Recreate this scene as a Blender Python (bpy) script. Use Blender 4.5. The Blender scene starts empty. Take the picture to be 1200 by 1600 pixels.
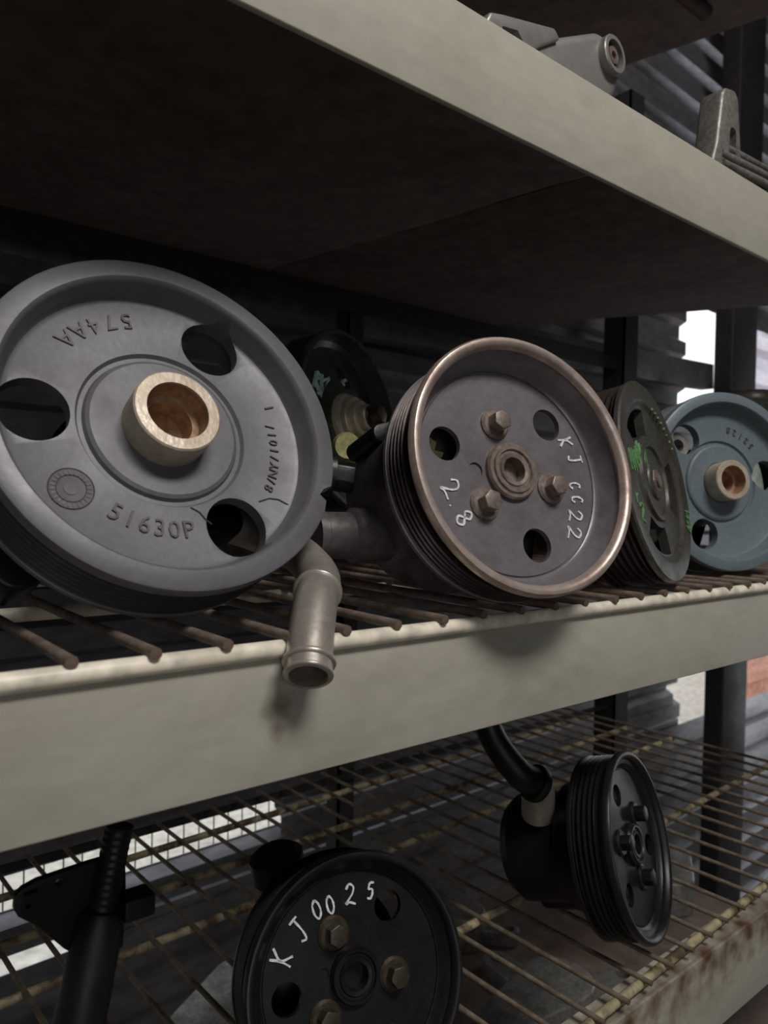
import bpy, bmesh, math, random
from mathutils import Vector, Matrix
random.seed(7)
S = bpy.context.scene
COL = S.collection
R = math.radians
PI = math.pi

# ------------------------------------------------------------------ camera
cam = bpy.data.cameras.new('camera')
cam_o = bpy.data.objects.new('camera', cam)
COL.objects.link(cam_o)
S.camera = cam_o
cam.sensor_fit = 'HORIZONTAL'
cam.sensor_width = 24.0
cam.lens = 23.467
cam.clip_start = 0.01
cam.dof.use_dof = True
cam.dof.focus_distance = 0.43
cam.dof.aperture_fstop = 11.0
yaw, pitch, roll = R(39.445), R(-0.965), R(1.253)
fw = Vector((math.sin(yaw)*math.cos(pitch), math.cos(yaw)*math.cos(pitch), math.sin(pitch)))
rt = Vector((math.cos(yaw), -math.sin(yaw), 0)); up = rt.cross(fw)
rt, up = rt*math.cos(roll)+up*math.sin(roll), -rt*math.sin(roll)+up*math.cos(roll)
m = Matrix((rt, up, -fw)).transposed().to_4x4()
m.translation = Vector((-0.08316, -0.27451, 0.05964))
cam_o.matrix_world = m

# ------------------------------------------------------------------ world, lights, exposure
w = bpy.data.worlds.new('overcast_sky'); S.world = w; w.use_nodes = True
bg = w.node_tree.nodes['Background']
bg.inputs[0].default_value = (0.93, 0.97, 1.0, 1); bg.inputs[1].default_value = 1.5
def area(name, loc, target, sx, sy, power, col):
    l = bpy.data.lights.new(name, 'AREA'); l.shape = 'RECTANGLE'; l.size = sx; l.size_y = sy
    l.energy = power; l.color = col
    o = bpy.data.objects.new(name, l); COL.objects.link(o)
    o.location = loc
    o.rotation_euler = (Vector(target)-Vector(loc)).to_track_quat('-Z', 'Y').to_euler()
area('aisle_roof_light_offscreen', (0.12, -0.95, 1.46), (0.22, 0, 0.15), 0.7, 0.5, 31.0, (1.0, 0.965, 0.93))
S.view_settings.view_transform = 'Standard'; S.view_settings.look = 'None'
S.view_settings.gamma = 1; S.view_settings.use_curve_mapping = False
S.view_settings.exposure = 0.12

# ------------------------------------------------------------------ materials
def srgb(c):
    return tuple(((x/255)/12.92 if x/255 <= .04045 else ((x/255+.055)/1.055)**2.4) for x in c)
def mat(name, base, rough=.5, metal=0., dirt=None, amt=.45, scale=18., fine=160., bump=.15, lo=.42, hi=.68, stretch=(1,1,1), var=.25):
    M = bpy.data.materials.new(name); M.use_nodes = True
    nt = M.node_tree; N = nt.nodes; L = nt.links
    p = N['Principled BSDF']
    b = srgb(base); d = srgb(dirt) if dirt else tuple(x*.55 for x in b)
    tc = N.new('ShaderNodeTexCoord'); mp = N.new('ShaderNodeMapping'); mp.inputs['Scale'].default_value = stretch
    L.new(tc.outputs['Object'], mp.inputs[0])
    n1 = N.new('ShaderNodeTexNoise'); n1.inputs['Scale'].default_value = scale; n1.inputs['Detail'].default_value = 6; n1.inputs['Roughness'].default_value = .62
    n2 = N.new('ShaderNodeTexNoise'); n2.inputs['Scale'].default_value = fine; n2.inputs['Detail'].default_value = 3
    L.new(mp.outputs[0], n1.inputs[0]); L.new(mp.outputs[0], n2.inputs[0])
    mr = N.new('ShaderNodeMapRange'); mr.inputs[1].default_value = lo; mr.inputs[2].default_value = hi; mr.inputs[4].default_value = amt
    L.new(n1.outputs[0], mr.inputs[0])
    mx = N.new('ShaderNodeMix'); mx.data_type = 'RGBA'
    mx.inputs[6].default_value = (*b, 1); mx.inputs[7].default_value = (*d, 1)
    L.new(mr.outputs[0], mx.inputs[0])
    m2 = N.new('ShaderNodeMapRange'); m2.inputs[1].default_value = .3; m2.inputs[2].default_value = .7
    m2.inputs[3].default_value = 1-var; m2.inputs[4].default_value = 1+var
    L.new(n2.outputs[0], m2.inputs[0])
    hs = N.new('ShaderNodeHueSaturation'); L.new(m2.outputs[0], hs.inputs['Value']); L.new(mx.outputs[2], hs.inputs['Color'])
    L.new(hs.outputs[0], p.inputs['Base Color'])
    p.inputs['Metallic'].default_value = metal
    mr3 = N.new('ShaderNodeMapRange'); mr3.inputs[1].default_value = .3; mr3.inputs[2].default_value = .7
    mr3.inputs[3].default_value = max(.05, rough-.1); mr3.inputs[4].default_value = min(1, rough+.12)
    L.new(n1.outputs[0], mr3.inputs[0]); L.new(mr3.outputs[0], p.inputs['Roughness'])
    bp = N.new('ShaderNodeBump'); bp.inputs['Strength'].default_value = bump; bp.inputs['Distance'].default_value = .0006
    L.new(n2.outputs[0], bp.inputs['Height']); L.new(bp.outputs[0], p.inputs['Normal'])
    M.diffuse_color = (*b, 1)
    return M
MT = dict(
 fascia = mat('painted_beam', (178,174,160), .42, 0, (124,114,96), .5, 7, 60, .08, .46, .75, (1,1,2.2), .06),
 rod = mat('cream_painted_rod', (232,222,204), .4, 0, (170,150,128), .6, 30, 120, .2, .56, .74),
 rodlow = mat('old_cream_rod', (172,160,128), .5, 0, (70,52,36), .9, 42, 120, .3, .46, .6),
 wire = mat('rusty_wire', (134,120,108), .55, .2, (92,66,52), .8, 40, 220, .4),
 wirelow = mat('dull_wire', (130,118,102), .55, .2, (92,68,52), .8, 40, 220, .3),
 board = mat('brown_board', (112,94,86), .75, 0, (80,64,58), .6, 6, 60, .2),
 plastic = mat('dusty_grey_composite', (102,101,105), .40, 0, (78,72,72), .6, 22, 300, .1, .45, .7, var=.08),
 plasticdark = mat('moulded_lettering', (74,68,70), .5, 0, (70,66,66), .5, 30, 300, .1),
 bluegrey = mat('blue_grey_composite', (104,116,122), .45, 0, (84,92,98), .6, 22, 300, .1, var=.08),
 blackrib = mat('black_rib_band', (24,24,26), .55, 0, (34,32,32), .5, 20, 200, .2),
 steelhub = mat('bare_steel_hub', (200,188,170), .40, .3, (158,134,108), .6, 60, 400, .3, var=.12),
 rustbore = mat('rusty_bore', (176,142,114), .7, .1, (128,92,66), .8, 60, 300, .4),
 satin = mat('satin_black_steel', (122,117,121), .34, .25, (84,76,76), .7, 22, 260, .12, .42, .66, var=.1),
 rimsteel = mat('worn_rim_steel', (206,188,178), .36, .6, (140,116,106), .7, 40, 260, .2, var=.12),
 ribsteel = mat('dark_belt_ribs', (70,60,58), .42, .5, (40,32,30), .8, 30, 200, .3),
 boltbrown = mat('browned_bolt', (138,124,116), .45, .5, (104,86,76), .7, 60, 300, .3),
 boltbrass = mat('yellow_passivated_bolt', (74,66,54), .4, .5, (46,40,34), .7, 60, 300, .3),
 blackpump = mat('oily_black_pump', (24,23,23), .38, .3, (20,19,19), .6, 20, 200, .25),
 castiron = mat('dark_cast_housing', (104,98,97), .40, .3, (66,60,58), .7, 24, 220, .35),
 blackpulley = mat('black_pulley', (32,31,32), .36, .3, (26,24,24), .6, 24, 240, .15),
 greenpulley = mat('dark_green_grey_pulley', (84,82,74), .40, .4, (64,60,54), .7, 24, 240, .2),
 rearpulley = mat('glossy_greenish_black', (66,72,68), .28, .3, (44,46,44), .6, 24, 240, .1),
 greypulley = mat('charcoal_pulley', (32,31,32), .36, .3, (26,24,24), .6, 24, 240, .15),
 tube = mat('brushed_tube_steel', (188,180,170), .34, .55, (140,130,120), .6, 30, 400, .12, var=.1),
 tubein = mat('tube_bore', (150,134,122), .55, .4, (112,92,80)),
 alu = mat('cast_aluminium', (158,155,151), .38, .5, (120,116,112), .5, 30, 200, .15, var=.05),
 aludim = mat('dirty_cast_aluminium', (138,136,130), .5, .5, (80,76,70), .7, 40, 300, .4),
 rubber = mat('bushing_rubber', (46,44,44), .7),
 blackiron = mat('black_painted_iron', (20,21,22), .45, .2),
 paintw = mat('white_marker', (214,216,220), .6, 0, (170,172,180), .5, 120, 600, .1),
 paintg = mat('green_marker', (112,160,106), .6, 0, (60,110,62), .6, 160, 600, .1),
 paintm = mat('pale_green_marker', (190,214,200), .6, 0, (130,160,144), .6, 160, 600, .1),
 sticker = mat('yellow_wax_mark', (176,172,116), .7, 0, (140,134,88), .6, 90, 400, .3),
 crack = mat('crack_line', (48,44,44), .8),
 sheet = mat('galvanised_sheet', (128,128,134), .40, .5, (84,78,76), .6, 6, 80, .1, stretch=(.4,1,1)),
 girt = mat('dark_green_girt', (84,88,84), .6, .2, (38,36,34), .6, 10, 100, .2),
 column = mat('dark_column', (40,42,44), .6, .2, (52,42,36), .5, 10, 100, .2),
 roof = mat('red_brown_roof', (84,58,54), .75, 0, (36,24,22), .6, 3, 40, .2),
 floor = mat('dirty_concrete', (122,112,102), .85, 0, (52,46,42), .7, 4, 60, .3),
 yard = mat('pale_yard', (188,184,174), .9, 0, (160,150,138), .6, 2, 30, .2),
 plaster = mat('pink_plaster', (196,150,132), .85, 0, (150,108,92), .6, 3, 40, .2),
 lilac = mat('pale_lilac_sheet', (196,190,200), .55, .2, (160,150,160), .5, 5, 60, .1),
 bottle = mat('pale_green_can', (150,160,150), .35, .3, (120,128,120), .5, 20, 200, .1),
)
# rusted front of the lowest beam: rust stain with its own shape
def fascia_with_rust(name, rust_pos, rad, base=(176,176,160), strength=.9):
    M = MT['fascia'].copy(); M.name = name
    nt = M.node_tree; N = nt.nodes; L = nt.links
    p = N['Principled BSDF']; src = p.inputs['Base Color'].links[0].from_socket
    tc = N.new('ShaderNodeTexCoord')
    acc = None
    for (pos, rr, sc) in zip(rust_pos, rad, [(1,1,1)]*len(rad)):
        vd = N.new('ShaderNodeVectorMath'); vd.operation = 'DISTANCE'; vd.inputs[1].default_value = pos
        L.new(tc.outputs['Object'], vd.inputs[0])
        nz = N.new('ShaderNodeTexNoise'); nz.inputs['Scale'].default_value = 70; nz.inputs['Detail'].default_value = 5
        L.new(tc.outputs['Object'], nz.inputs[0])
        mu = N.new('ShaderNodeMath'); mu.operation = 'MULTIPLY_ADD'; mu.inputs[1].default_value = rr*2.2
        L.new(nz.outputs[0], mu.inputs[0]); L.new(vd.outputs['Value'], mu.inputs[2])
        mr = N.new('ShaderNodeMapRange'); mr.inputs[1].default_value = rr*1.0; mr.inputs[2].default_value = rr*2.0
        mr.inputs[3].default_value = strength; mr.inputs[4].default_value = 0
        L.new(mu.outputs[0], mr.inputs[0])
        if acc is None: acc = mr.outputs[0]
        else:
            a = N.new('ShaderNodeMath'); a.operation = 'MAXIMUM'; L.new(acc, a.inputs[0]); L.new(mr.outputs[0], a.inputs[1]); acc = a.outputs[0]
    mx = N.new('ShaderNodeMix'); mx.data_type = 'RGBA'; mx.inputs[7].default_value = (*srgb((92,66,46)), 1)
    L.new(acc, mx.inputs[0]); L.new(src, mx.inputs[6]); L.new(mx.outputs[2], p.inputs['Base Color'])
    return M

# ------------------------------------------------------------------ mesh helpers
def finish(me, ang=35):
    for p in me.polygons: p.use_smooth = True
    try: me.set_sharp_from_angle(angle=R(ang))
    except Exception: pass
    return me
def obj(name, me, mt, parent=None, mw=None):
    """mw: world matrix of the mesh; parents are unrotated empties or parts"""
    o = bpy.data.objects.new(name, me); COL.objects.link(o)
    if mt and not me.materials: me.materials.append(MT[mt] if isinstance(mt, str) else mt)
    if parent is not None: o.parent = parent
    if mw is not None:
        o.matrix_basis = (WM[parent].inverted() @ mw) if parent is not None else mw
        WM[o] = mw.copy()
    else: WM[o] = (WM[parent] if parent is not None else Matrix.Identity(4)).copy()
    return o
WM = {}
def thing(name, label, cat, loc, group=None):
    o = bpy.data.objects.new(name, None); COL.objects.link(o); o.location = loc
    o.empty_display_size = .02
    WM[o] = Matrix.Translation(loc)
    tag(o, label, cat, group); return o
def tag(o, label, cat, group=None):
    o['label'] = label; o['category'] = cat
    if group: o['group'] = group
    return o
def struct(o, label=None):
    o['kind'] = 'structure'
    if label: o['label'] = label
    return o
def from_bm(bm, ang=35):
    me = bpy.data.meshes.new('m'); bmesh.ops.recalc_face_normals(bm, faces=bm.faces[:]); bm.to_mesh(me); bm.free()
    return finish(me, ang)
def lathe(prof, n=96, closed=True, ang=35):
    """revolve (r,z) polygon about local Z; closed = profile is a loop (solid ring), else ends on the axis"""
    bm = bmesh.new(); rings = []
    for r, z in prof:
        if r < 1e-6: rings.append([bm.verts.new((0,0,z))])
        else: rings.append([bm.verts.new((r*math.cos(2*PI*i/n), r*math.sin(2*PI*i/n), z)) for i in range(n)])
    k = len(prof)
    for a in range(k if closed else k-1):
        A, B = rings[a], rings[(a+1) % k]
        for i in range(n):
            j = (i+1) % n
            if len(A) == 1 and len(B) == 1: continue
            if len(A) == 1: bm.faces.new((A[0], B[i], B[j]))
            elif len(B) == 1: bm.faces.new((A[i], B[0], A[j]))
            else: bm.faces.new((A[i], B[i], B[j], A[j]))
    return from_bm(bm, ang)
def prism(pts, z0, z1, bev=0., ang=35):
    bm = bmesh.new()
    a = [bm.verts.new((x,y,z0)) for x,y in pts]; b = [bm.verts.new((x,y,z1)) for x,y in pts]
    n = len(pts)
    bm.faces.new(a[::-1]); bm.faces.new(b)
    for i in range(n): bm.faces.new((a[i], a[(i+1)%n], b[(i+1)%n], b[i]))
    bmesh.ops.recalc_face_normals(bm, faces=bm.faces[:])
    if bev: bmesh.ops.bevel(bm, geom=[e for e in bm.edges if e.calc_face_angle(0) > .6], offset=bev, segments=3, profile=.5, affect='EDGES')
    return from_bm(bm, ang)
def box(x0,x1,y0,y1,z0,z1,bev=0.):
    return prism([(x0,y0),(x1,y0),(x1,y1),(x0,y1)], z0, z1, bev)
def circle(cx, cy, r, n=32, a0=0):
    return [(cx+r*math.cos(a0+2*PI*i/n), cy+r*math.sin(a0+2*PI*i/n)) for i in range(n)]
def hull2(circs, n=28):
    """2D convex hull of several circles"""
    P = sorted(set((round(x,6), round(y,6)) for c in circs for x,y in circle(*c, n)))
    def half(P):
        h = []
        for p in P:
            while len(h) > 1 and (h[-1][0]-h[-2][0])*(p[1]-h[-2][1])-(h[-1][1]-h[-2][1])*(p[0]-h[-2][0]) <= 0: h.pop()
            h.append(p)
        return h[:-1]
    return half(P)+half(P[::-1])
def sweep(pts, rad, n=24, sub=6, cap=True, inner=None, ang=50):
    """tube through pts (Catmull-Rom), radius per point or const; inner = bore radius makes it hollow at the last end"""
    P = [Vector(p) for p in pts]
    rs = rad if isinstance(rad, (list, tuple)) else [rad]*len(P)
    Q, RR = [], []
    if sub > 1 and len(P) > 2:
        E = [P[0]*2-P[1]]+P+[P[-1]*2-P[-2]]
        for i in range(len(P)-1):
            for s in range(sub):
                t = s/sub; p0,p1,p2,p3 = E[i:i+4]
                Q.append(.5*((2*p1)+(p2-p0)*t+(2*p0-5*p1+4*p2-p3)*t*t+(3*p1-p0-3*p2+p3)*t**3)); RR.append(rs[i]*(1-t)+rs[i+1]*t)
        Q.append(P[-1]); RR.append(rs[-1])
    else: Q, RR = P, list(rs)
    bm = bmesh.new(); rings = []; t0 = (Q[1]-Q[0]).normalized()
    u = t0.orthogonal().normalized()
    for i, q in enumerate(Q):
        t = (Q[min(i+1,len(Q)-1)]-Q[max(i-1,0)]).normalized()
        u = (u-t*u.dot(t)).normalized(); v = t.cross(u)
        rings.append([bm.verts.new(q+(u*math.cos(2*PI*k/n)+v*math.sin(2*PI*k/n))*RR[i]) for k in range(n)])
    if inner:
        q = Q[-1]
        for dep in (0, inner[1]):
            rings.append([bm.verts.new(q-t*dep+(u*math.cos(2*PI*k/n)+v*math.sin(2*PI*k/n))*inner[0]) for k in range(n)])
    for A, B in zip(rings, rings[1:]):
        for k in range(n): bm.faces.new((A[k], A[(k+1)%n], B[(k+1)%n], B[k]))
    if cap:
        bm.faces.new(rings[0][::-1]); bm.faces.new(rings[-1])
    return from_bm(bm, ang)
def merge(*mes):
    bm = bmesh.new()
    for e in mes:
        me, mx = e if isinstance(e, tuple) else (e, None)
        t = me.copy()
        if mx is not None: t.transform(mx)
        bm.from_mesh(t); bpy.data.meshes.remove(t)
    me = bpy.data.meshes.new('m'); bm.to_mesh(me); bm.free(); return finish(me)
def cut(me, cutters, ang=35):
    """boolean difference, baked into a new mesh"""
    o = bpy.data.objects.new('tmp', me); COL.objects.link(o); cs = []
    for c in cutters:
        co = bpy.data.objects.new('tmpc', c); COL.objects.link(co); cs.append(co)
        md = o.modifiers.new('b', 'BOOLEAN'); md.object = co; md.operation = 'DIFFERENCE'; md.solver = 'EXACT'
    dg = bpy.context.evaluated_depsgraph_get(); dg.update()
    r = bpy.data.meshes.new_from_object(o.evaluated_get(dg))
    for x in cs+[o]: bpy.data.objects.remove(x)
    return finish(r, ang)
def T(x, y, z): return Matrix.Translation((x, y, z))
def RZ(a): return Matrix.Rotation(a, 4, 'Z')
def frame(c, az, el):
    az, el = R(az), R(el)
    n = Vector((math.sin(az)*math.cos(el), -math.cos(az)*math.cos(el), math.sin(el)))
    a = Vector((math.cos(az), math.sin(az), 0)); b = n.cross(a)
    mx = Matrix((a, b, n)).transposed().to_4x4(); mx.translation = Vector(c); return mx
def hexbolt(rh=.006, hh=.007, rw=.0092, hw=.0025):
    """flange bolt head on z=0 pointing +z"""
    w_ = lathe([(0,0),(rw,0),(rw,hw*.5),(rw*.85,hw),(0,hw)], 32, False)
    h = prism(circle(0,0,rh,6), hw*.9, hw+hh, .0006)
    return merge(w_, h)
def ribs(r0, r1, z0, z1, n, rin):
    """belt-rib ring: zigzag from z0 down to z1"""
    p = [(rin, z0)]; d = (z1-z0)/n
    for i in range(n):
        p += [(r0, z0+d*i+d*.08), (r1, z0+d*i+d*.36), (r1, z0+d*i+d*.64), (r0, z0+d*i+d*.92)]
    p += [(rin, z1)]
    return lathe(p, 128, True, 25)

# ------------------------------------------------------------------ handwriting
GL = {
 'K': [[(.1,1),(.22,.5),(.12,0)],[(.8,1),(.25,.52),(.75,.05)]],
 'J': [[(.25,1),(.95,1)],[(.65,1),(.62,.4),(.45,.02),(.1,.12)]],
 '0': [[(.5,1),(.15,.75),(.15,.25),(.5,0),(.85,.3),(.8,.75),(.5,1)]],
 'c': [[(.8,.9),(.45,1),(.15,.6),(.25,.1),(.6,0),(.85,.25)]],
 '2': [[(.15,.75),(.4,1),(.75,.85),(.65,.5),(.15,.05),(.45,.12),(.95,.02)]],
 '5': [[(.8,1),(.35,.95),(.25,.6),(.65,.6),(.75,.3),(.55,.02),(.2,.05)]],
 '8': [[(.5,.52),(.2,.75),(.5,1),(.78,.75),(.5,.52),(.18,.25),(.5,0),(.82,.25),(.5,.52)]],
 '.': [[(.45,.1),(.55,.02)]],
 'R': [[(.1,0),(.2,1)],[(.2,1),(.8,.8),(.2,.5),(.85,0)]],
 'M': [[(.05,0),(.2,1),(.5,.3),(.8,1),(.95,0)]],
 'z': [[(0,.2),(.12,1),(.22,.1),(.38,.95),(.46,.05),(.62,.9),(.7,.15),(.85,1),(1,.1)]],
}
def strokes(items, zoff, wd=.0012, th=.0005):
    """items: (char, x, y, size, rot[, aspect]); centred at x,y; flat brush strokes lying on z=zoff"""
    bm = bmesh.new()
    for it in items:
        ch, x, y, s, a = it[:5]; asp = it[5] if len(it) > 5 else .62
        for st in GL[ch]:
            P = []
            E = [Vector(((px-.5)*s*asp, (py-.5)*s)) for px, py in st]
            X = [E[0]*2-E[1]]+E+[E[-1]*2-E[-2]]
            for i in range(len(E)-1):
                for q in range(4):
                    t = q/4; p0,p1,p2,p3 = X[i:i+4]
                    P.append(.5*((2*p1)+(p2-p0)*t+(2*p0-5*p1+4*p2-p3)*t*t+(3*p1-p0-3*p2+p3)*t**3))
            P.append(E[-1])
            ca, sa = math.cos(a), math.sin(a)
            P = [Vector((x+p.x*ca-p.y*sa, y+p.x*sa+p.y*ca)) for p in P]
            prev = None
            for i, p in enumerate(P):
                t = (P[min(i+1,len(P)-1)]-P[max(i-1,0)])
                if t.length < 1e-9: continue
                t.normalize(); nn = Vector((-t.y, t.x))*wd*.5*(.75+.5*random.random())
                cur = [bm.verts.new((p.x+nn.x*k, p.y+nn.y*k, zoff+h)) for k, h in ((1,-th),(1,th),(-1,th),(-1,-th))]
                if prev:
                    for q in range(4): bm.faces.new((prev[q], prev[(q+1)%4], cur[(q+1)%4], cur[q]))
                else: bm.faces.new(cur)
                prev = cur
            bm.faces.new(prev[::-1])
    return from_bm(bm, 60)
def arc_text(txt, rad, a_mid, size, zoff, spacing, th=.0006, tops_in=True):
    """moulded letters round a circle, tops toward the hub"""
    mes = []
    for i, ch in enumerate(txt):
        if ch == ' ': continue
        cu = bpy.data.curves.new('t', 'FONT'); cu.body = ch; cu.size = size; cu.extrude = th; cu.align_x = 'CENTER'; cu.align_y = 'CENTER'
        cu.resolution_u = 2
        o = bpy.data.objects.new('t', cu); COL.objects.link(o)
        dg = bpy.context.evaluated_depsgraph_get(); dg.update()
        me = bpy.data.meshes.new_from_object(o.evaluated_get(dg)); bpy.data.objects.remove(o)
        a = a_mid+(i-(len(txt)-1)/2)*spacing
        mes.append((me, RZ(a) @ T(rad,0,zoff) @ RZ(PI/2)))
    return merge(*mes)

# ================================================================== SETTING
ZL = -0.27     # lower wire shelf
ZB = -0.52     # bottom board
struct(obj('floor', box(-4, 3.2, -3.2, .62, -1.08, -1.0), 'floor'))
struct(obj('ceiling', box(-4, 3.2, -3.3, .72, 1.5, 1.56), 'roof'), 'dark red brown roof over the racks')
struct(obj('wall_left', box(-2.2, -2.1, -3.2, .62, -1.0, 1.5), 'roof'))
struct(obj('wall_right', merge(box(3.1, 3.2, -3.2, -.35, -1.0, 1.5), box(3.1, 3.2, -.35, .62, .46, 1.5)), 'roof'), 'brown wall with an open doorway at the right end of the aisle')
struct(obj('wall_front', merge(box(-.5, 3.2, -3.3, -3.2, -1.0, 1.5), box(-2.2, -.5, -3.3, -3.2, 1.15, 1.5)), 'sheet'), 'sheet wall behind the aisle with an opening added for sky fill')  # unseen wall; the opening is added to let in frontal sky fill
struct(obj('ground', box(-8, 12, .62, 9, -1.14, -1.06), 'yard'), 'pale yard outside behind the sheet wall')
struct(obj('ground', box(-8, 12, -12, -3.2, -1.14, -1.06), 'yard'), 'pale yard outside in front of the shed')

def corrugated(x0, x1, z0, z1, pitch=.076, amp=.017, th=.0012):
    """horizontal box-rib sheet: profile in y over z, run along x"""
    prof = []; z = z0
    seq = [(0,0),(.38,0),(.5,1),(.88,1)]
    while z < z1-1e-6:
        for f_, a in seq:
            if z+f_*pitch < z1-1e-5: prof.append((a*amp, z+f_*pitch))
        z += pitch
    prof.append((prof[-1][0], z1))
    bm = bmesh.new(); rows = []
    for y, zz in prof:
        rows.append([bm.verts.new(v) for v in ((x0,y,zz),(x1,y,zz),(x1,y+th,zz),(x0,y+th,zz))])
    for A, B in zip(rows, rows[1:]):
        for i in range(4): bm.faces.new((A[i], A[(i+1)%4], B[(i+1)%4], B[i]))
    bm.faces.new(rows[0][::-1]); bm.faces.new(rows[-1])
    return from_bm(bm, 20)
wall = bpy.data.objects.new('wall_back', None); COL.objects.link(wall); wall.location = (0, .56, -1.0); WM[wall] = T(0,.56,-1.0)
struct(wall, 'horizontally ribbed metal sheet wall behind the racks with daylight gaps')
wr = T(0,.56,0) @ RZ(R(2.0))
for (xa, xb, za, zb, dy) in ((-1.9,3.15,.520,1.49,0), (-1.9,1.53,.250,.535,.004), (-1.9,3.15,-.265,.265,.001), (.455,1.535,-.345,-.25,.004), (-1.9,.46,-.340,-.25,.003),
                             (-1.9,1.545,-.425,-.385,.002), (.455,1.52,-.40,-.33,.006), (.18,1.545,-.46,-.41,.005), (-1.9,3.15,-1.0,-.443,.001)):
    obj('sheet', corrugated(xa, xb, za, zb), 'sheet', wall, wr @ T(0,dy,0))
# girt running along the wall
g = tag(obj('girt_rail', box(-1.9, 1.21, -.015, .015, -.027, .027, .002), 'girt', None, T(.3,.530,.292) @ RZ(R(1.2)) @ Matrix.Rotation(R(-2.4),4,'Y')),
        'dark green steel girt rail running along the ribbed sheet wall', 'rail')
# building column at the end of the sheets
colm = thing('steel_column', 'dark square steel column at the end of the ribbed sheet wall', 'column', (1.60,.535,-1.0))
obj('shaft', box(1.540,1.655,.515,.558,-1.0,1.5,.004), 'column', colm, Matrix.Identity(4))
obj('base_plate', box(1.50,1.70,.48,.58,-1.0,-.985,.002), 'column', colm, Matrix.Identity(4))
# boundary wall outside, seen past the column
bw = bpy.data.objects.new('boundary_wall', None); COL.objects.link(bw); bw.location = (5, 1.6, -1.06); WM[bw] = T(5,1.6,-1.06)
struct(bw, 'pink plastered boundary wall with pale ribbed sheets above, outside past the column')
obj('plaster_base', corrugated(3.80, 9, -1.06, .35, .16, .03), 'plaster', bw, T(0,1.6,0))
obj('sheet', corrugated(3.80, 9, .35, 1.9, .19, .05), 'lilac', bw, T(0,1.6,0))
struct(obj('ground', box(3.75, 9, .64, 1.6, -1.06, -1.05), 'plaster'), 'reddish earth outside past the column')
# wire mesh over the low daylight gap
wmesh = thing('wire_mesh', 'thin wire mesh across the low daylight gap in the sheet wall', 'mesh', (0,.60,-.40))
wv = sweep([(0,0,-.42),(0,0,-.27)], .0009, 6, 1)
for i in range(46): obj('wire', wv, 'wirelow', wmesh, wr @ T(-.45+.021*i, .034, 0))
obj('wire', sweep([(-.47,.0345,-.345),(.53,.0345,-.345)], .0022, 8, 1), 'wirelow', wmesh, wr)

# ---------------------------------------------------------------- rack: beams and uprights
def beam(z0, z1, mt, label, x0=-.62, x1=1.02):
    me = merge(box(x0,x1,0,.0035,z0,z1,.0008), box(x0,x1,.003,.022,z1-.003,z1-.0005))
    return tag(obj('shelf_beam', me, mt), label, 'beam', 'front shelf beams')
rust_mid = fascia_with_rust('painted_beam_rust_spot', [(.088,0,-.030),(.086,0,-.040)], [.010,.006], strength=.75)
rust_low = fascia_with_rust('painted_beam_rusted', [(.33+.035*i,0,ZL-.012-.004*(i%2)) for i in range(8)], [.034]*8, strength=1.0)
beam(.258, .311, 'fascia', 'pale painted beam under the aluminium brackets, bare edge without a rod')
beam(-.0625, -.0085, rust_mid, 'pale painted beam below the cream rod and the steel outlet pipe, one rust spot')
beam(ZL-.075, ZL-.010, rust_low, 'rust stained pale beam in front of the two black pumps')
beam(.605, .658, 'fascia', 'pale beam under the overhead board')
beam(ZB-.055, ZB, 'fascia', 'pale beam under the bottom board')
for x, y, s_, lb in ((-.66,0,.04,'pale front upright beyond the large grey pulley'),(1.021,0,.04,'pale front upright beyond the blue grey pulley'),
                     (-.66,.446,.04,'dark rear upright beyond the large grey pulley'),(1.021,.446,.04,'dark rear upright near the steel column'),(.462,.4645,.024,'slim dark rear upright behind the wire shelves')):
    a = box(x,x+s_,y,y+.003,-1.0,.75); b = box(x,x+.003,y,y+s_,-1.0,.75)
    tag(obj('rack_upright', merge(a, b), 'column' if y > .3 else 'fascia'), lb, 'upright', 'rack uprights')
for z0, z1, lb in ((.286,.3105,'upper board'),(-.030,-.0085,'upper wire shelf'),(ZL-.016,ZL-.0085,'lower wire shelf'),(.630,.6575,'overhead board'),(ZB-.03,ZB-.0005,'bottom board')):
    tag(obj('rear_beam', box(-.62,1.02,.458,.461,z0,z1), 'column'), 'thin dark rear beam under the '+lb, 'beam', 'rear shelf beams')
# ---------------------------------------------------------------- boards
def board(poly, z0, z1, label):
    o = obj('shelf_board', prism(poly, z0, z1, .0008), 'board'); tag(o, label, 'board', 'solid shelf boards'); return o
board([(-.62,.012),(.411,.012),(.345,.462),(-.62,.462)], .3112, .3160, 'brown board under the upper beam, meeting its neighbour at a seam')
board([(.413,.012),(.955,.012),(.86,.19),(.745,.425),(.72,.462),(.347,.462)], .3112, .3150, 'shorter brown board with an angled end beside the seam under the upper beam')
board([(-.62,.012),(.885,.012),(.86,.13),(.81,.36),(.785,.462),(-.62,.462)], .658, .664, 'brown overhead board above the aluminium brackets')
board([(-.62,.004),(1.0,.004),(1.0,.462),(-.62,.462)], ZB, ZB+.006, 'brown bottom board under the lower wire shelf')
tag(obj('support_pipe', sweep([(-.62,.205,.649),(.78,.190,.649)], .009, 16, 1), 'roof'), 'thin brown support pipe under the overhead board', 'pipe')

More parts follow.
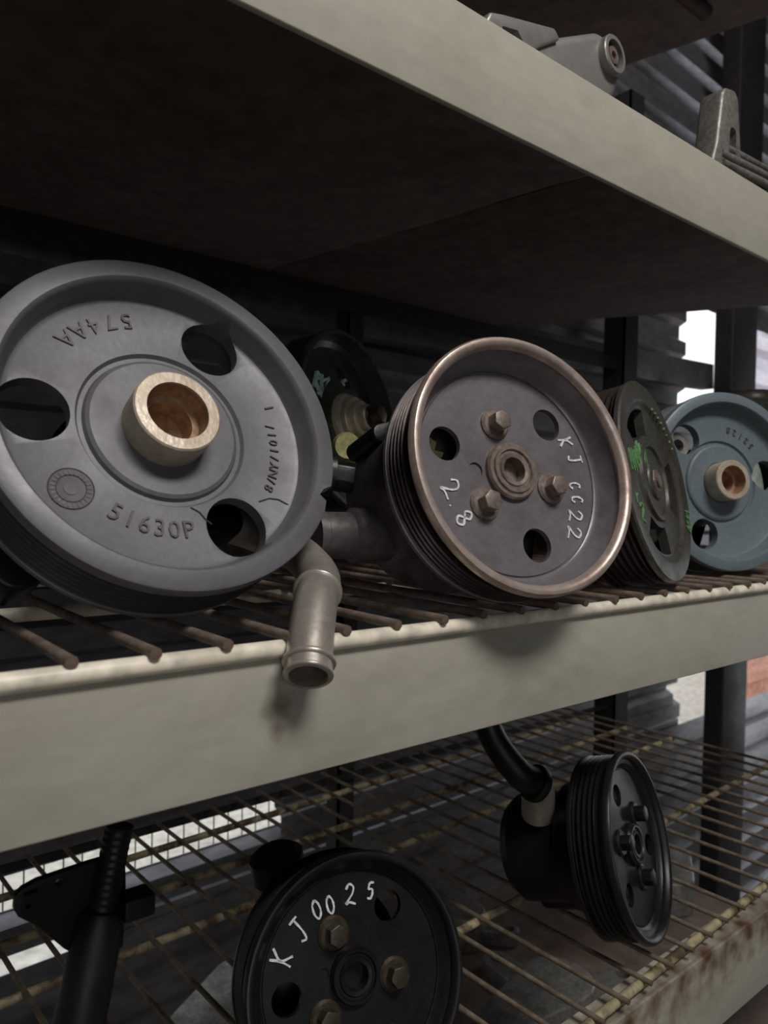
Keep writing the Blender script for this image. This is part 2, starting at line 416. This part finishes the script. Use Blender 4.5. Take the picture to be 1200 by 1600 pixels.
# ---------------------------------------------------------------- wire shelves
def wire_shelf(label, z, x0, x1, sp, depth, rods, rod_r, wire_r, wm, rm, mw, yf=-.004):
    t = thing('wire_shelf', label, 'wire shelf', (0,0,z) if mw is None else (mw @ Vector((0,0,z))))
    mw = mw or Matrix.Identity(4)
    n = int(round((x1-x0)/sp))
    wme = sweep([(0,yf,0),(0,depth,0)], wire_r, 10, 1)
    for i in range(n+1):
        x = x0+i*sp
        obj('wire', wme, wm, t, mw @ T(x, random.uniform(-.0012,.0012), z) @ RZ(random.uniform(-.004,.004)))
    for y in rods:
        obj('rod', sweep([(x0-.01,y,0),(x1+.008,y,0)], rod_r, 14, 1), rm, t, mw @ T(0,0,z-rod_r-wire_r+.0012))
    return t
wire_shelf('rusty wire shelf with a cream front rod holding the upper row of pulleys', 0, -.33, .99, .03, .47, [0,.15,.30,.46], .0039, .0024, 'wire', 'rod', None)
wire_shelf('dull wire shelf with yellowed rods holding the two black pumps', ZL, -.18, .93, .03, .455, [.004,.128,.262,.33,.40], .0033, .0019, 'wirelow', 'rodlow', T(.3,0,0) @ RZ(R(2.2)) @ T(-.3,0,0))

# ================================================================== PUMPS
def pulley_disc(prof, cutters): return cut(lathe(prof, 128, True, 30), cutters, 30)
def cyl(x, y, r, z0, z1, n=40): return prism(circle(x,y,r,n), z0, z1)
def pol(r, a): return r*math.cos(R(a)), r*math.sin(R(a))

def composite_pulley(t, F, s, mt, holes, hole_r, hole_rad, hub_top, notch=None, dw=.0135, hub_r=.021, bore=.0148):
    """deep dished composite pulley with a pressed-in steel hub; s = outer radius / .085"""
    k = s
    prof = [(.0755,0),(.083,0),(.0845,-.0007),(.085,-.002),(.085,-.007),(.082,-.0085),(.082,-.034),(.0845,-.0355),(.0845,-.0385),(.0765,-.0385),
            (.0745,-.0205),(.029,-.0205),(.029,-.031),(.0195,-.031),(.0195,-dw+.001),(.0345,-dw+.001),(.0362,-dw),(.0372,-dw-.002),(.0392,-dw-.002),(.0405,-dw),
            (.0688,-dw),(.0708,-dw+.0008),(.0722,-dw+.003),(.0735,-.003),(.0745,-.0008)]
    prof = [(r*k, z) for r, z in prof]
    cs = [cyl(*pol(hole_rad*k, a), hole_r*k, -.06, .02) for a in holes]
    if notch: cs += notch
    d = obj('pulley_disc', pulley_disc(prof, cs), mt, t, F)
    obj('belt_groove_band', ribs(.0845*k, .0815*k, -.0088, -.0338, 6, .0812*k), 'blackrib', t, F)
    h = [(bore,hub_top),(hub_r-.0008,hub_top),(hub_r,hub_top-.0008),(hub_r,-.036),(.008,-.036),(.008,-.024),(bore*.74,-.020),(bore*.78,hub_top-.013),(bore,hub_top-.012)]
    hb = obj('hub', lathe([(r*k, z) for r, z in h], 64), 'steelhub', t, F)
    obj('hub_bore', lathe([((bore-.0001)*k,hub_top-.0015),((bore-.0002)*k,hub_top-.0118),(bore*.775*k,hub_top-.0122),(bore*.74*k,-.0196),(.0062*k,-.0236),(.0058*k,-.030),(0,-.030),(0,-.0335),((bore+.0012)*k,-.0335),((bore+.0012)*k,hub_top-.0015)], 64, False), 'rustbore', hb, F)
    return d

def stamped_pulley(t, F, k, dw, face, rim, holes, hole_r, hole_rad, bolts, bolt_rad, boltm, hubm, width=.035, dimple=None, hub_r=.0168, nrib=5, ribm='ribsteel'):
    """pressed steel pulley; k = outer radius / .073"""
    W = width
    prof = [(.0695,-.0004),(.0708,.0006),(.0722,.0004),(.073,-.0008),(.073,-.0035),(.0705,-.0075),(.069,-.009),(.069,-W+.003),(.0718,-W+.0015),(.0718,-W-.001),(.0675,-W-.001),
            (.065,-dw-.0035),(.0128,-dw-.0035),(.0128,-dw),(.0592,-dw),(.0596,-dw-.0009),(.0602,-dw-.0009),(.0606,-dw),(.0618,-dw+.0006),(.0636,-dw+.003),(.0668,-dw*.45),(.0686,-.003)]
    prof = [(r*k, z) for r, z in prof]
    cs = [cyl(*pol(hole_rad, a), hole_r, -.08, .03) for a in holes]
    if dimple: cs.append(cyl(dimple[0], dimple[1], dimple[2], -dw-.0012, .02))
    d = obj('pulley_disc', pulley_disc(prof, cs), face, t, F)
    obj('rim_lip', lathe([(r*k, z) for r, z in [(.0668,-.0030),(.0678,-.0004),(.0694,.0009),(.0708,.0012),(.0722,.0009),(.0733,-.0006),(.0734,-.0038),(.0712,-.0064),(.0706,-.006),(.0680,-.0062)]], 128), rim, d, F)
    obj('belt_groove_band', ribs(.0714*k, .0688*k, -.011, -W+.003, nrib, .0682*k), ribm, t, F)
    hz = -dw
    hp = [(.0072,hz+.0042),(.0092,hz+.0045),(.0098,hz+.0036),(.0112,hz+.0036),(.0118,hz+.0048),(.0132,hz+.0048),(.0138,hz+.0036),(hub_r-.001,hz+.0036),(hub_r,hz+.0022),(hub_r,hz-.006),(.0072,hz-.006)]
    obj('hub_nut', lathe(hp, 64), hubm, t, F)
    obj('shaft', lathe([(0,hz-.0035),(.0072,hz-.0035),(.0078,hz-.0055),(.0078,-.06),(0,-.06)], 32, False), hubm, t, F)
    bm_ = hexbolt()
    for i, a in enumerate(bolts):
        x, y = pol(bolt_rad, a)
        obj('bolt', bm_, boltm, t, F @ T(x, y, -dw-.0002) @ RZ(.4+i*.7))
    return d

# ---------- pump with the large grey composite pulley
F1 = frame((.0610,.0523,.0964), -1.34, 24.74)
p1 = thing('power_steering_pump', 'pump with a large dusty grey composite pulley, chipped rim and bright steel hub', 'pump', (.06,.10,.003))
nx = [(.0655,-.0500),(.0735,-.0440),(.0712,-.0395),(.0668,-.0372),(.0705,-.0340),(.0770,-.0310),(.0900,-.0330),(.0900,-.0640),(.0700,-.0555)]
notch = [prism([(x,y) for x,y in [(.0700,-.0480),(.0720,-.0420),(.0690,-.0385),(.0720,-.0355),(.0775,-.0335),(.0900,-.0370),(.0850,-.0560)]], -.010, .02)]
d1 = composite_pulley(p1, F1, 1.0, 'plastic', (57.1, 175.5, -61.5), .0152, .0575, .0040, notch, .0135, .0205, .0146)
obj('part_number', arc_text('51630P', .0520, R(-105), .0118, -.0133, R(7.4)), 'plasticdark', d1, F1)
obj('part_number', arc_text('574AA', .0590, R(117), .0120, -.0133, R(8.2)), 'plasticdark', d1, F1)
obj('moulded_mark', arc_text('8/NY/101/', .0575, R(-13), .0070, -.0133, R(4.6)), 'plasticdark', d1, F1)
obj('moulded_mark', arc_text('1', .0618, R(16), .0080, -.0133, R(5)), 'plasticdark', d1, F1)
sx, sy = -.0455, -.0325
st = [(lathe([(.0088,-.0136),(.0095,-.0130),(.0095,-.0140),(.0088,-.0140)], 40), T(sx,sy,0)), (lathe([(.0058,-.0136),(.0063,-.0130),(.0063,-.0140),(.0058,-.0140)], 32), T(sx,sy,0)), (lathe([(0,-.0131),(.0030,-.0131),(.0030,-.0140),(0,-.0140)], 24, False), T(sx,sy,0))]
for i in range(24):
    st.append((box(.0066,.0085,-.00032,.00032,-.0140,-.0131), T(sx,sy,0) @ RZ(2*PI*i/24)))
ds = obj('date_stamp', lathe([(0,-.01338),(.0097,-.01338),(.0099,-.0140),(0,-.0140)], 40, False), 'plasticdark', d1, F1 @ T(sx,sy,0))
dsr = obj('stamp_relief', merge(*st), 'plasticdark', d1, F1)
def crackline(pts, z, wd=.0006):
    bm = bmesh.new(); prev = None
    for i, (x, y) in enumerate(pts):
        a = Vector(pts[max(i-1,0)]); b = Vector(pts[min(i+1,len(pts)-1)]); tt = (b-a).normalized(); nn = Vector((-tt.y,tt.x))*wd*.5
        cur = [bm.verts.new((x+nn.x*q, y+nn.y*q, z+h)) for q, h in ((1,-.0003),(1,.0003),(-1,.0003),(-1,-.0003))]
        if prev:
            for q in range(4): bm.faces.new((prev[q],prev[(q+1)%4],cur[(q+1)%4],cur[q]))
        else: bm.faces.new(cur)
        prev = cur
    bm.faces.new(prev[::-1]); return from_bm(bm)
obj('crack', crackline([(.0420,-.0370),(.0480,-.0352),(.0530,-.0357),(.0580,-.0385),(.0630,-.0392),(.0665,-.0415)], -.0134), 'crack', d1, F1)
obj('crack', crackline([(.0060,-.0405),(.0100,-.0430),(.0125,-.0468),(.0150,-.0490)], -.0134), 'crack', d1, F1)
# housing behind
obj('housing', merge(lathe([(0,-.042),(.030,-.042),(.034,-.046),(.034,-.060),(.041,-.064),(.041,-.098),(.036,-.104),(.018,-.106),(0,-.106)], 64, False),
    prism(hull2([(0,0,.030),(-.028,-.034,.012)]), -.085, -.048, .002), prism(hull2([(0,0,.028),(.042,-.030,.011)]), -.080, -.050, .002)), 'blackpump', p1, F1)
obj('shaft', lathe([(0,-.030),(.011,-.030),(.011,-.045),(0,-.045)], 32, False), 'boltbrown', p1, F1)
obj('mounting_foot', merge(prism(hull2([(-.060,-.052,.011),(-.026,-.018,.010)]), -.078, -.052, .002), prism(hull2([(.030,-.052,.008),(.020,-.020,.010)]), -.078, -.054, .002)), 'blackpump', p1, F1)
bb = frame((.1700,.0800,.0730), 62, -8)
obj('housing_bolt', merge(prism(circle(0,0,.0095,6,.3), -.001, .012, .0012), lathe([(0,-.03),(.012,-.03),(.012,-.004),(.0128,-.003),(.0128,0),(0,0)], 32, False)), 'blackpump', p1, bb)
obj('bolt_boss', sweep([(.1530,.0885,.0735),(.100,.118,.062)], .0135, 20, 1), 'blackpump', p1, Matrix.Identity(4))
# steel return pipe: hangs over the front rod
import itertools
PP = [(.0905,-.0165,-.0140),(.0985,-.0060,-.0005),(.1095,.0070,.0128),(.1225,.0230,.0195),(.1305,.0420,.0250),(.1330,.0640,.0315),(.1240,.0900,.0400),(.1000,.1080,.0480)]
PP = PP[::-1]
pipe = obj('outlet_pipe', sweep(PP, .0101, 32, 8, False), 'tube', p1, Matrix.Identity(4)); pipe['label'] = 'brushed steel outlet pipe hanging over the cream rod'
def ring_on(i0, i1, t_, r0, r1, half):
    a, b = Vector(PP[i0]), Vector(PP[i1]); c = a.lerp(b, t_); d_ = (b-a).normalized()
    q = d_.to_track_quat('Z','Y').to_matrix().to_4x4(); q.translation = c
    return obj('bead', lathe([(r0,-half),(r1-.0004,-half*.8),(r1,-half*.3),(r1,half*.3),(r1-.0004,half*.8),(r0,half)], 40, True, 60), 'tube', pipe, q)
ring_on(4,5,.55,.0098,.0116,.0014); ring_on(6,7,.66,.0098,.0115,.0014); ring_on(6,7,.975,.0083,.0106,.0010)
a, b = Vector(PP[-1]), Vector(PP[-2]); q = (a-b).normalized().to_track_quat('Z','Y').to_matrix().to_4x4(); q.translation = a
obj('bore', sweep(PP, .0085, 32, 8, False), 'tubein', pipe, Matrix.Identity(4))

# ---------- rear pump with black pulley and scribbles
F3 = frame((.2470,.1630,.1165), 22, 9)
p3 = thing('power_steering_pump', 'oily black pump behind the front row, pale green scribble on its smooth pulley', 'pump', (.225,.21,.003))
k3 = .067/.073
prof3 = [(.0690,0),(.0722,0),(.073,-.001),(.073,-.004),(.0700,-.006),(.0700,-.024),(.0725,-.026),(.0725,-.029),(.068,-.029),(.064,-.018),(.010,-.016),(.010,-.006),(.030,-.006),(.050,-.012),(.062,-.013),(.066,-.010)]
d3 = obj('pulley_disc', pulley_disc([(r*k3,z) for r,z in prof3], [cyl(*pol(.034,a_), .0085, -.06, .02) for a_ in (200,320,80)]), 'rearpulley', p3, F3)
obj('belt_groove_band', ribs(.0722*k3,.0700*k3,-.0065,-.0245,5,.0694*k3), 'blackrib', p3, F3)
obj('hub', lathe([(0,.014),(.0085,.014),(.0095,.013),(.0095,.0085),(.0125,.0085),(.0135,.0075),(.0135,.0035),(.0165,.0035),(.0175,.0025),(.0175,-.001),(.020,-.002),(.021,-.004),(.021,-.016),(0,-.016)], 48, False), 'steelhub', p3, F3)
obj('bolt', hexbolt(.0066,.0085,.0082,.002), 'boltbrass', p3, F3 @ T(0,0,.0135))
obj('marker_writing', strokes([('R',-.030,.0265,.013,R(-25)),('K',-.0235,.0250,.013,R(-25)),('M',-.016,.0240,.013,R(-30),.8),('z',-.024,.017,.009,R(-20),1.6),('c',.006,.0310,.006,R(-50))], -.0088, .0017, .0012), 'paintm', d3, F3)
obj('housing', merge(lathe([(0,-.030),(.026,-.030),(.030,-.034),(.034,-.050),(.036,-.075),(.030,-.085),(0,-.086)], 48, False), lathe([(0,-.010),(.012,-.010),(.012,-.035),(0,-.035)], 24, False)), 'castiron', p3, F3)
b3 = obj('reservoir', merge(lathe([(0,.0035),(.030,.0035),(.036,.008),(.036,.060),(.030,.068),(.0,.070)], 48, False), lathe([(.0355,.028),(.0385,.029),(.0385,.034),(.0355,.035)],48)), 'castiron', p3, T(.232,.252,0))
obj('support_bracket', prism(hull2([(0,0,.020),(.012,-.085,.012),(-.022,-.085,.012)]), -.050, -.038, .002), 'castiron', p3, F3)
obj('cap', sweep([(.2190,.1330,.0950),(.2205,.1365,.0948),(.2440,.1680,.0940)], [.0085,.0100,.0100], 20, 1), 'sticker', p3, Matrix.Identity(4))
obj('side_fitting', merge(lathe([(0,0),(.014,0),(.014,.022),(.0165,.023),(.0165,.030),(.011,.031),(.011,.045),(0,.045)], 32, False)), 'castiron', p3, frame((.195,.185,.045), -10, 10) @ T(0,0,-.03))

# ---------- central pump, stamped steel pulley marked KJ 0022 and 2.8
F2 = frame((.2347,-.0113,.0816), -11.28, 16.0)
p2 = thing('power_steering_pump', 'pump with a worn steel-rimmed pulley marked 2.8 and KJ 0022 in white', 'pump', (.245,.05,.003))
d2 = stamped_pulley(p2, F2, 1.0, .018, 'satin', 'rimsteel', (160.8,43.2,-75.4), .0097, .0437, (103,-18.9,-137.8), .0283, 'boltbrown', 'boltbrown', .033, (-.0235,0,.0045))
K2 = [('K',.0440,.0195,.0105,R(-78)),('J',.0490,.0095,.0100,R(-80)),('c',.0455,-.0070,.0075,R(-88)),('c',.0455,-.0155,.0078,R(-92)),('2',.0420,-.0250,.0100,R(-96),.8),('2',.0390,-.0352,.0098,R(-100),.9),
      ('2',-.0416,-.0105,.0120,R(-58),.8),('.',-.0405,-.0185,.008,R(-58)),('8',-.0355,-.0270,.0110,R(-62),.75)]
obj('marker_writing', strokes(K2[:6], -.0178, .0011), 'paintw', d2, F2)
obj('marker_writing', strokes(K2[6:], -.0178, .0011), 'paintw', d2, F2)
obj('housing', merge(prism(hull2([(-.026,.004,.039),(-.020,-.013,.037)], 40), -.100, -.044, .005), prism(hull2([(-.018,-.030,.030),(-.012,.004,.030)], 40), -.072, -.040, .003),
    lathe([(0,-.022),(.014,-.022),(.016,-.034),(.022,-.040),(0,-.040)], 40, False)), 'castiron', p2, F2)
obj('collar', prism(hull2([(-.056,.034,.006),(-.020,.044,.006)]), -.096, -.058, .001), 'blackpump', p2, F2)
obj('outlet_fitting', merge(lathe([(0,0),(.016,0),(.016,.022),(.0135,.024),(.0135,.040),(.015,.041),(.015,.046),(0,.046)], 32, False)), 'castiron', p2, F2 @ T(-.050,-.022,-.080) @ Matrix.Rotation(R(-90),4,'Y'))
obj('corroded_flange', prism([(-.048,.010),(-.040,.005),(-.034,.009),(-.030,.016),(-.036,.017),(-.034,.022),(-.041,.026),(-.044,.019),(-.048,.018)], -.040, -.036, .0006), 'sticker', p2, F2)
obj('mounting_foot', prism(hull2([(.020,-.050,.008),(.030,-.020,.012)]), -.062, -.048, .002), 'castiron', p2, F2)

# ---------- ribbed pulley with kidney slots
F4 = frame((.4054,.0138,.0773), 14.95, 12.68)
p4 = thing('power_steering_pump', 'pump with a dark green grey ribbed pulley, slotted face and green scribbles', 'pump', (.40,.07,.003))
def kidney(a0, a1, r0, r1, z0, z1):
    n = 14; P = [pol(r1, a0+(a1-a0)*i/n) for i in range(n+1)]+[pol(r0, a1-(a1-a0)*i/n) for i in range(n+1)]
    return prism(P, z0, z1)
prof4 = [(.0575,-.001),(.060,0),(.0715,0),(.073,-.0012),(.073,-.0040),(.0690,-.006),(.0690,-.038),(.0715,-.0395),(.0715,-.041),(.066,-.041),(.062,-.010),(.010,-.010),(.010,-.0030),(.0245,-.0030),(.0255,-.0012),(.0285,-.0012),(.0295,-.0034),(.0540,-.0034),(.0560,-.0026)]
d4 = obj('pulley_disc', pulley_disc(prof4, [kidney(a_,a_+52,.0335,.0530,-.06,.02) for a_ in (84,-34,-133)]), 'greenpulley', p4, F4)
obj('belt_groove_band', ribs(.0722,.0686,-.0065,-.0385,7,.0680), 'ribsteel', p4, F4)
obj('hub', lathe([(.0075,-.0010),(.012,-.0010),(.0135,-.0020),(.0140,-.0030),(.022,-.0032),(.022,-.015),(.0075,-.015)], 48), 'greenpulley', p4, F4)
obj('hub_nut', merge(prism(circle(0,0,.009,6), -.006, -.0005, .0008), lathe([(0,-.01),(.005,-.01),(.005,.001),(0,.001)],24,False)), 'boltbrown', p4, F4)
for wr_, zz in (([('z',-.036,.0135,.018,R(8),1.1),('z',-.018,.0185,.017,R(-8),1.2)], -.0030), ([('2',-.042,-.0225,.013,R(-10),.7)], -.0030), ([('K',-.0475,-.0135,.009,R(-10),.7)], -.0030), ([('z',.0585,-.030,.014,R(70),1.2)], .0002)):
    obj('marker_writing', strokes(wr_, zz, .0010, .0006), 'paintg', d4, F4)
for i in range(8):
    obj('marker_dot', strokes([('.',*pol(.0615,72-6*i),.010,.3)], .0002, .0016, .0006), 'paintg', d4, F4)
obj('housing', merge(lathe([(0,-.014),(.012,-.014),(.012,-.046),(.032,-.046),(.037,-.050),(.037,-.092),(.030,-.098),(0,-.099)], 48, False), prism(hull2([(0,0,.030),(.004,-.044,.0150)]), -.078, -.052, .002)), 'blackpump', p4, F4)

# ---------- blue grey composite pulley
F5 = frame((.5487,.0317,.0822), -23.7, 7.54)
p5 = thing('power_steering_pump', 'pump with a clean blue grey composite pulley beside the slotted one', 'pump', (.53,.07,.003))
d5 = composite_pulley(p5, F5, .077/.085, 'bluegrey', (131,9,-113), .0145, .0535, .0040, None, .0125, .0188, .0135)
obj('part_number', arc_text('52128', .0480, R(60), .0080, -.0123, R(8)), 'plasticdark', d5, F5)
obj('housing', merge(lathe([(0,-.034),(.030,-.034),(.034,-.040),(.037,-.056),(.037,-.095),(.031,-.100),(0,-.101)], 48, False), prism(hull2([(0,0,.030),(-.006,-.050,.016)]), -.085, -.055, .002)), 'blackpump', p5, F5)
obj('backing_bolt', merge(lathe([(.0055,0),(.0105,0),(.0115,-.001),(.0115,-.02),(.0055,-.02)],32)), 'alu', p5, F5 @ T(-.033,.033,-.022))

# ---------- lower shelf: KJ 0025
C0 = Vector((-.08316,-.27451,.05964))
F6 = frame((.1634,.0360,-.1967), -13.2, 18.05)
p6 = thing('power_steering_pump', 'black pump marked KJ 0025 in white with two brass coloured bolts on its pulley', 'pump', (.17,.08,ZL+.002))
d6 = stamped_pulley(p6, F6, .063/.073, .010, 'blackpulley', 'blackpulley', (50.3,-175.8,-65), .0083, .0385, (113,-12,-138), .0245, 'boltbrass', 'blackpump', .030, (-.017,.004,.003), .0140, 5, 'blackpulley')
q_ = .9265
obj('marker_writing', strokes([('K',-.0425*q_,.0190*q_,.0125,R(62)),('J',-.0310*q_,.0305*q_,.0125,R(40)),('0',-.0195*q_,.0392*q_,.0098,R(14),.55),('0',-.0108*q_,.0400*q_,.0092,R(8),.55),('2',.0025*q_,.0430*q_,.0105,R(-6),.7),('5',.0160*q_,.0425*q_,.0085,R(-14))], -.0098, .0011), 'paintw', d6, F6)
obj('housing', merge(lathe([(0,-.014),(.012,-.014),(.012,-.036),(.034,-.036),(.043,-.042),(.043,-.070),(.036,-.082),(0,-.084)], 56, False), prism(hull2([(0,0,.032),(0,-.036,.014)]), -.072, -.046, .002)), 'blackpump', p6, F6)
obj('filler_neck', merge(lathe([(0,0),(.013,0),(.013,.020),(.016,.021),(.016,.034),(.012,.037),(0,.037)], 28, False)), 'blackpump', p6, F6 @ T(-.020,.030,-.058) @ Matrix.Rotation(R(-72),4,'X') @ Matrix.Rotation(R(-12),4,'Y'))

# ---------- lower shelf: pump with hose
F7 = frame((.4212,.0286,-.1926), 17.7, 15.84)
p7 = thing('power_steering_pump', 'glossy black pump with four rib belt pulley and short hose on the lower shelf', 'pump', (.40,.08,ZL+.002))
d7 = stamped_pulley(p7, F7, .066/.073, .007, 'greypulley', 'greypulley', (100,-20,-140), .0080, .0385, (38,-82,158), .0255, 'blackpulley', 'blackpulley', .030, None, .0150, 4, 'blackpulley')
obj('housing', merge(lathe([(0,-.010),(.014,-.010),(.014,-.034),(.040,-.034),(.046,-.040),(.046,-.050),(.040,-.054),(.040,-.092),(.034,-.100),(0,-.101)], 56, False), prism(hull2([(0,0,.030),(-.004,-.034,.012)]), -.085, -.060, .002)), 'blackpump', p7, F7)
nk = Vector((.366,.082,-.158))
obj('outlet_neck', sweep([(.374,.088,-.178),tuple(nk),(.3575,.0775,-.1475)], [.0125,.0125,.0115], 24, 2), 'tube', p7, Matrix.Identity(4))
hs_ = obj('hose', sweep([(.3575,.0775,-.1475),(.3440,.0820,-.1390),(.3310,.0930,-.1180),(.3235,.1000,-.0960),(.3200,.1050,-.0750)], [.0110,.0105,.0098,.0095,.0095], 24, 6, True, (.006,.03)), 'blackpump', p7, Matrix.Identity(4))
a, b = Vector((.3600,.0770,-.1495)), Vector((.3500,.0795,-.1430)); q = (b-a).normalized().to_track_quat('Z','Y').to_matrix().to_4x4(); q.translation = a
obj('clamp', lathe([(.011,0),(.0135,0),(.0138,.001),(.0138,.005),(.0135,.006),(.011,.006)], 32), 'blackiron', hs_, q)

# ---------- black strut with bracket at the lower left
st8 = thing('strut', 'matt black strut with a threaded top and a drilled side bracket', 'strut', (.004,.060,ZL+.002))
top, bot = Vector((.0412,.060,-.0905)), Vector((.0060,.060,ZL+.0015))
dv = (bot-top)
def on(t_): return tuple(top+dv*t_)
obj('tube', sweep([on(.20),on(.24),on(.6),on(1)], [.0075,.0105,.0118,.0125], 28, 1), 'blackiron', st8, Matrix.Identity(4))
thr = [ (t_*.0016) for t_ in range(26)]
obj('threaded_rod', sweep([tuple(top+dv.normalized()*z) for z in thr]+[on(.26)], [0.0059 if i % 2 else .0062 for i in range(26)]+[.006], 20, 1, ang=20), 'blackiron', st8, Matrix.Identity(4))
brk = cut(prism([(-.034,.0085),(-.037,.0060),(-.0375,.0005),(-.036,-.003),(-.0285,-.010),(-.018,-.024),(-.008,-.034),(.008,-.034),(.010,-.012),(.010,.010),(-.006,.0105),(-.028,.0100)], -.002, .002, .0006),
          [cyl(-.0195,.0062,.0016,-.01,.01,16), prism(hull2([(-.0325,.0060,.0011),(-.0290,.0062,.0011)]), -.01,.01), cyl(-.0320,.0002,.0012,-.01,.01,16)])
obj('bracket_plate', brk, 'blackiron', st8, T(.0360,.066,-.1160) @ Matrix.Rotation(R(90),4,'X') @ RZ(R(2)))
obj('lug', box(-.004,.010,-.006,.006,-.005,.005,.001), 'blackiron', st8, T(.0455,.058,-.1275))

# ---------- aluminium brackets on the top shelf
zt = .3150
A1 = thing('engine_mount', 'cast aluminium mount with a round bushing lying behind the upper beam', 'mount', (.36,.05,zt))
XZ = Matrix.Rotation(R(90),4,'X')     # local (x,y) -> world (x,z), extrusion runs along -y
obj('body', prism(hull2([(.374,.372,.0225),(.352,.343,.0255),(.306,.340,.0215),(.330,.356,.0175)], 36), -.092, -.047, .007), 'alu', A1, XZ)
obj('arm', cut(prism([(.248,.332),(.249,.348),(.254,.357),(.266,.3605),(.316,.3725),(.322,.367),(.300,.353),(.286,.338),(.262,.326)], -.056, -.044, .002),
   [prism([(.264,.341),(.281,.345),(.284,.351),(.279,.3555),(.265,.3525)], -.08, -.02), cyl(.2555,.3475,.0026,-.08,-.02,20)]), 'alu', A1, XZ)
FB = frame((.3815,.0440,.3800), 3, 4)
obj('bushing_ring', lathe([(.0100,.002),(.0130,.002),(.0137,.0012),(.0137,-.012),(.0100,-.012)], 48), 'alu', A1, FB)
obj('bushing_rubber', lathe([(.0060,-.0015),(.0102,-.0015),(.0102,-.012),(.0060,-.012)], 40), 'rubber', A1, FB)
obj('bushing_sleeve', lathe([(.0028,.0005),(.0062,.0005),(.0062,-.012),(.0028,-.012)], 32), 'boltbrown', A1, FB)

A2 = thing('engine_bracket', 'cast aluminium bracket with an upright drilled fin and long ribs on the top shelf', 'bracket', (.53,.05,zt))
fin = cut(prism([(-.050,0),(-.034,.018),(-.022,.030),(-.014,.055),(-.008,.098),(-.003,.104),(.012,.106),(.018,.100),(.024,.060),(.030,.030),(.040,.020),(.040,0)], -.011, .011, .003),
  [prism(hull2([(.010,.046,.0058),(.010,.068,.0050)]), .001, .03), cyl(-.006,.024,.006,-.03,.03), cyl(.012,.030,.005,-.03,.03)])
obj('fin', fin, 'aludim', A2, T(.552,.056,zt) @ RZ(R(-4)) @ Matrix.Rotation(R(90),4,'X'))
for i, (dz, dy) in enumerate(((.056,0),(.047,-.006),(.038,-.010),(.026,-.012))):
    obj('rib', sweep([(.545,.050+dy*.5,zt+dz),(.62,.040+dy,zt+dz-.004-.006*i*.3),(.70,.030+dy,zt+dz-.010-.012*i*.5)], [.0035,.003,.003], 10, 3), 'aludim', A2, Matrix.Identity(4))
obj('web_plate', prism([(0,0),(.16,0),(.16,.036),(.0,.052)], -.002, .002, .0008), 'aludim', A2, T(.555,.050,zt) @ RZ(R(-6)) @ Matrix.Rotation(R(90),4,'X'))

# ---------- tall can at the right end
cn = thing('metal_can', 'pale green grey can with a bright rim beside the blue grey pulley', 'can', (.80,.135,.003))
obj('body', lathe([(0,0),(.026,0),(.028,.002),(.028,.170),(.025,.182),(.020,.188),(0,.189)], 40, False), 'bottle', cn, T(.80,.135,.0025))
obj('rim', lathe([(.019,.186),(.0275,.180),(.0285,.182),(.0285,.188),(.0265,.191),(.019,.192)], 40), 'tube', cn, T(.80,.135,.0025))

# ---------- castings lying on the bottom board
def casting(label, x, y, rz, sc, arms, tilt=0):
    t = thing('engine_casting', label, 'casting', (x,y,ZB+.006), 'castings on the bottom board')
    M0 = T(x,y,ZB+.006) @ RZ(rz) @ Matrix.Rotation(tilt,4,'X')
    obj('body', prism(hull2([(0,0,.022*sc),(.05*sc,.01*sc,.014*sc)]), 0, .034*sc, .003), 'aludim', t, M0)
    for a_, ln in arms:
        e = (ln*math.cos(a_), ln*math.sin(a_))
        obj('lug', cut(prism(hull2([(0,0,.012*sc),(e[0],e[1],.009*sc)]), .006*sc, .020*sc, .0015), [cyl(e[0],e[1],.0045*sc,-.05,.08,20)]), 'aludim', t, M0)
    return t
casting('dirty aluminium casting with two lugs under the shelf beside the black strut', .255, .40, .5, 1.6, [(2.0,.09),(4.2,.08)])
casting('small aluminium casting with one lug under the shelf behind the black strut', .20, .30, 2.2, 1.3, [(1.2,.07)])
casting('aluminium casting with three lugs under the shelf between the two black pumps', .62, .40, 1.0, 1.3, [(.4,.07),(2.5,.08),(4.4,.06)])
casting('large aluminium casting with four lugs under the shelf below the glossy pump', .58, .22, 3.0, 1.8, [(.2,.1),(1.8,.1),(3.1,.1),(4.8,.09)])
casting('flat aluminium casting with two long lugs under the right end of the shelf', .92, .28, .2, 1.4, [(2.8,.10),(.6,.10)])
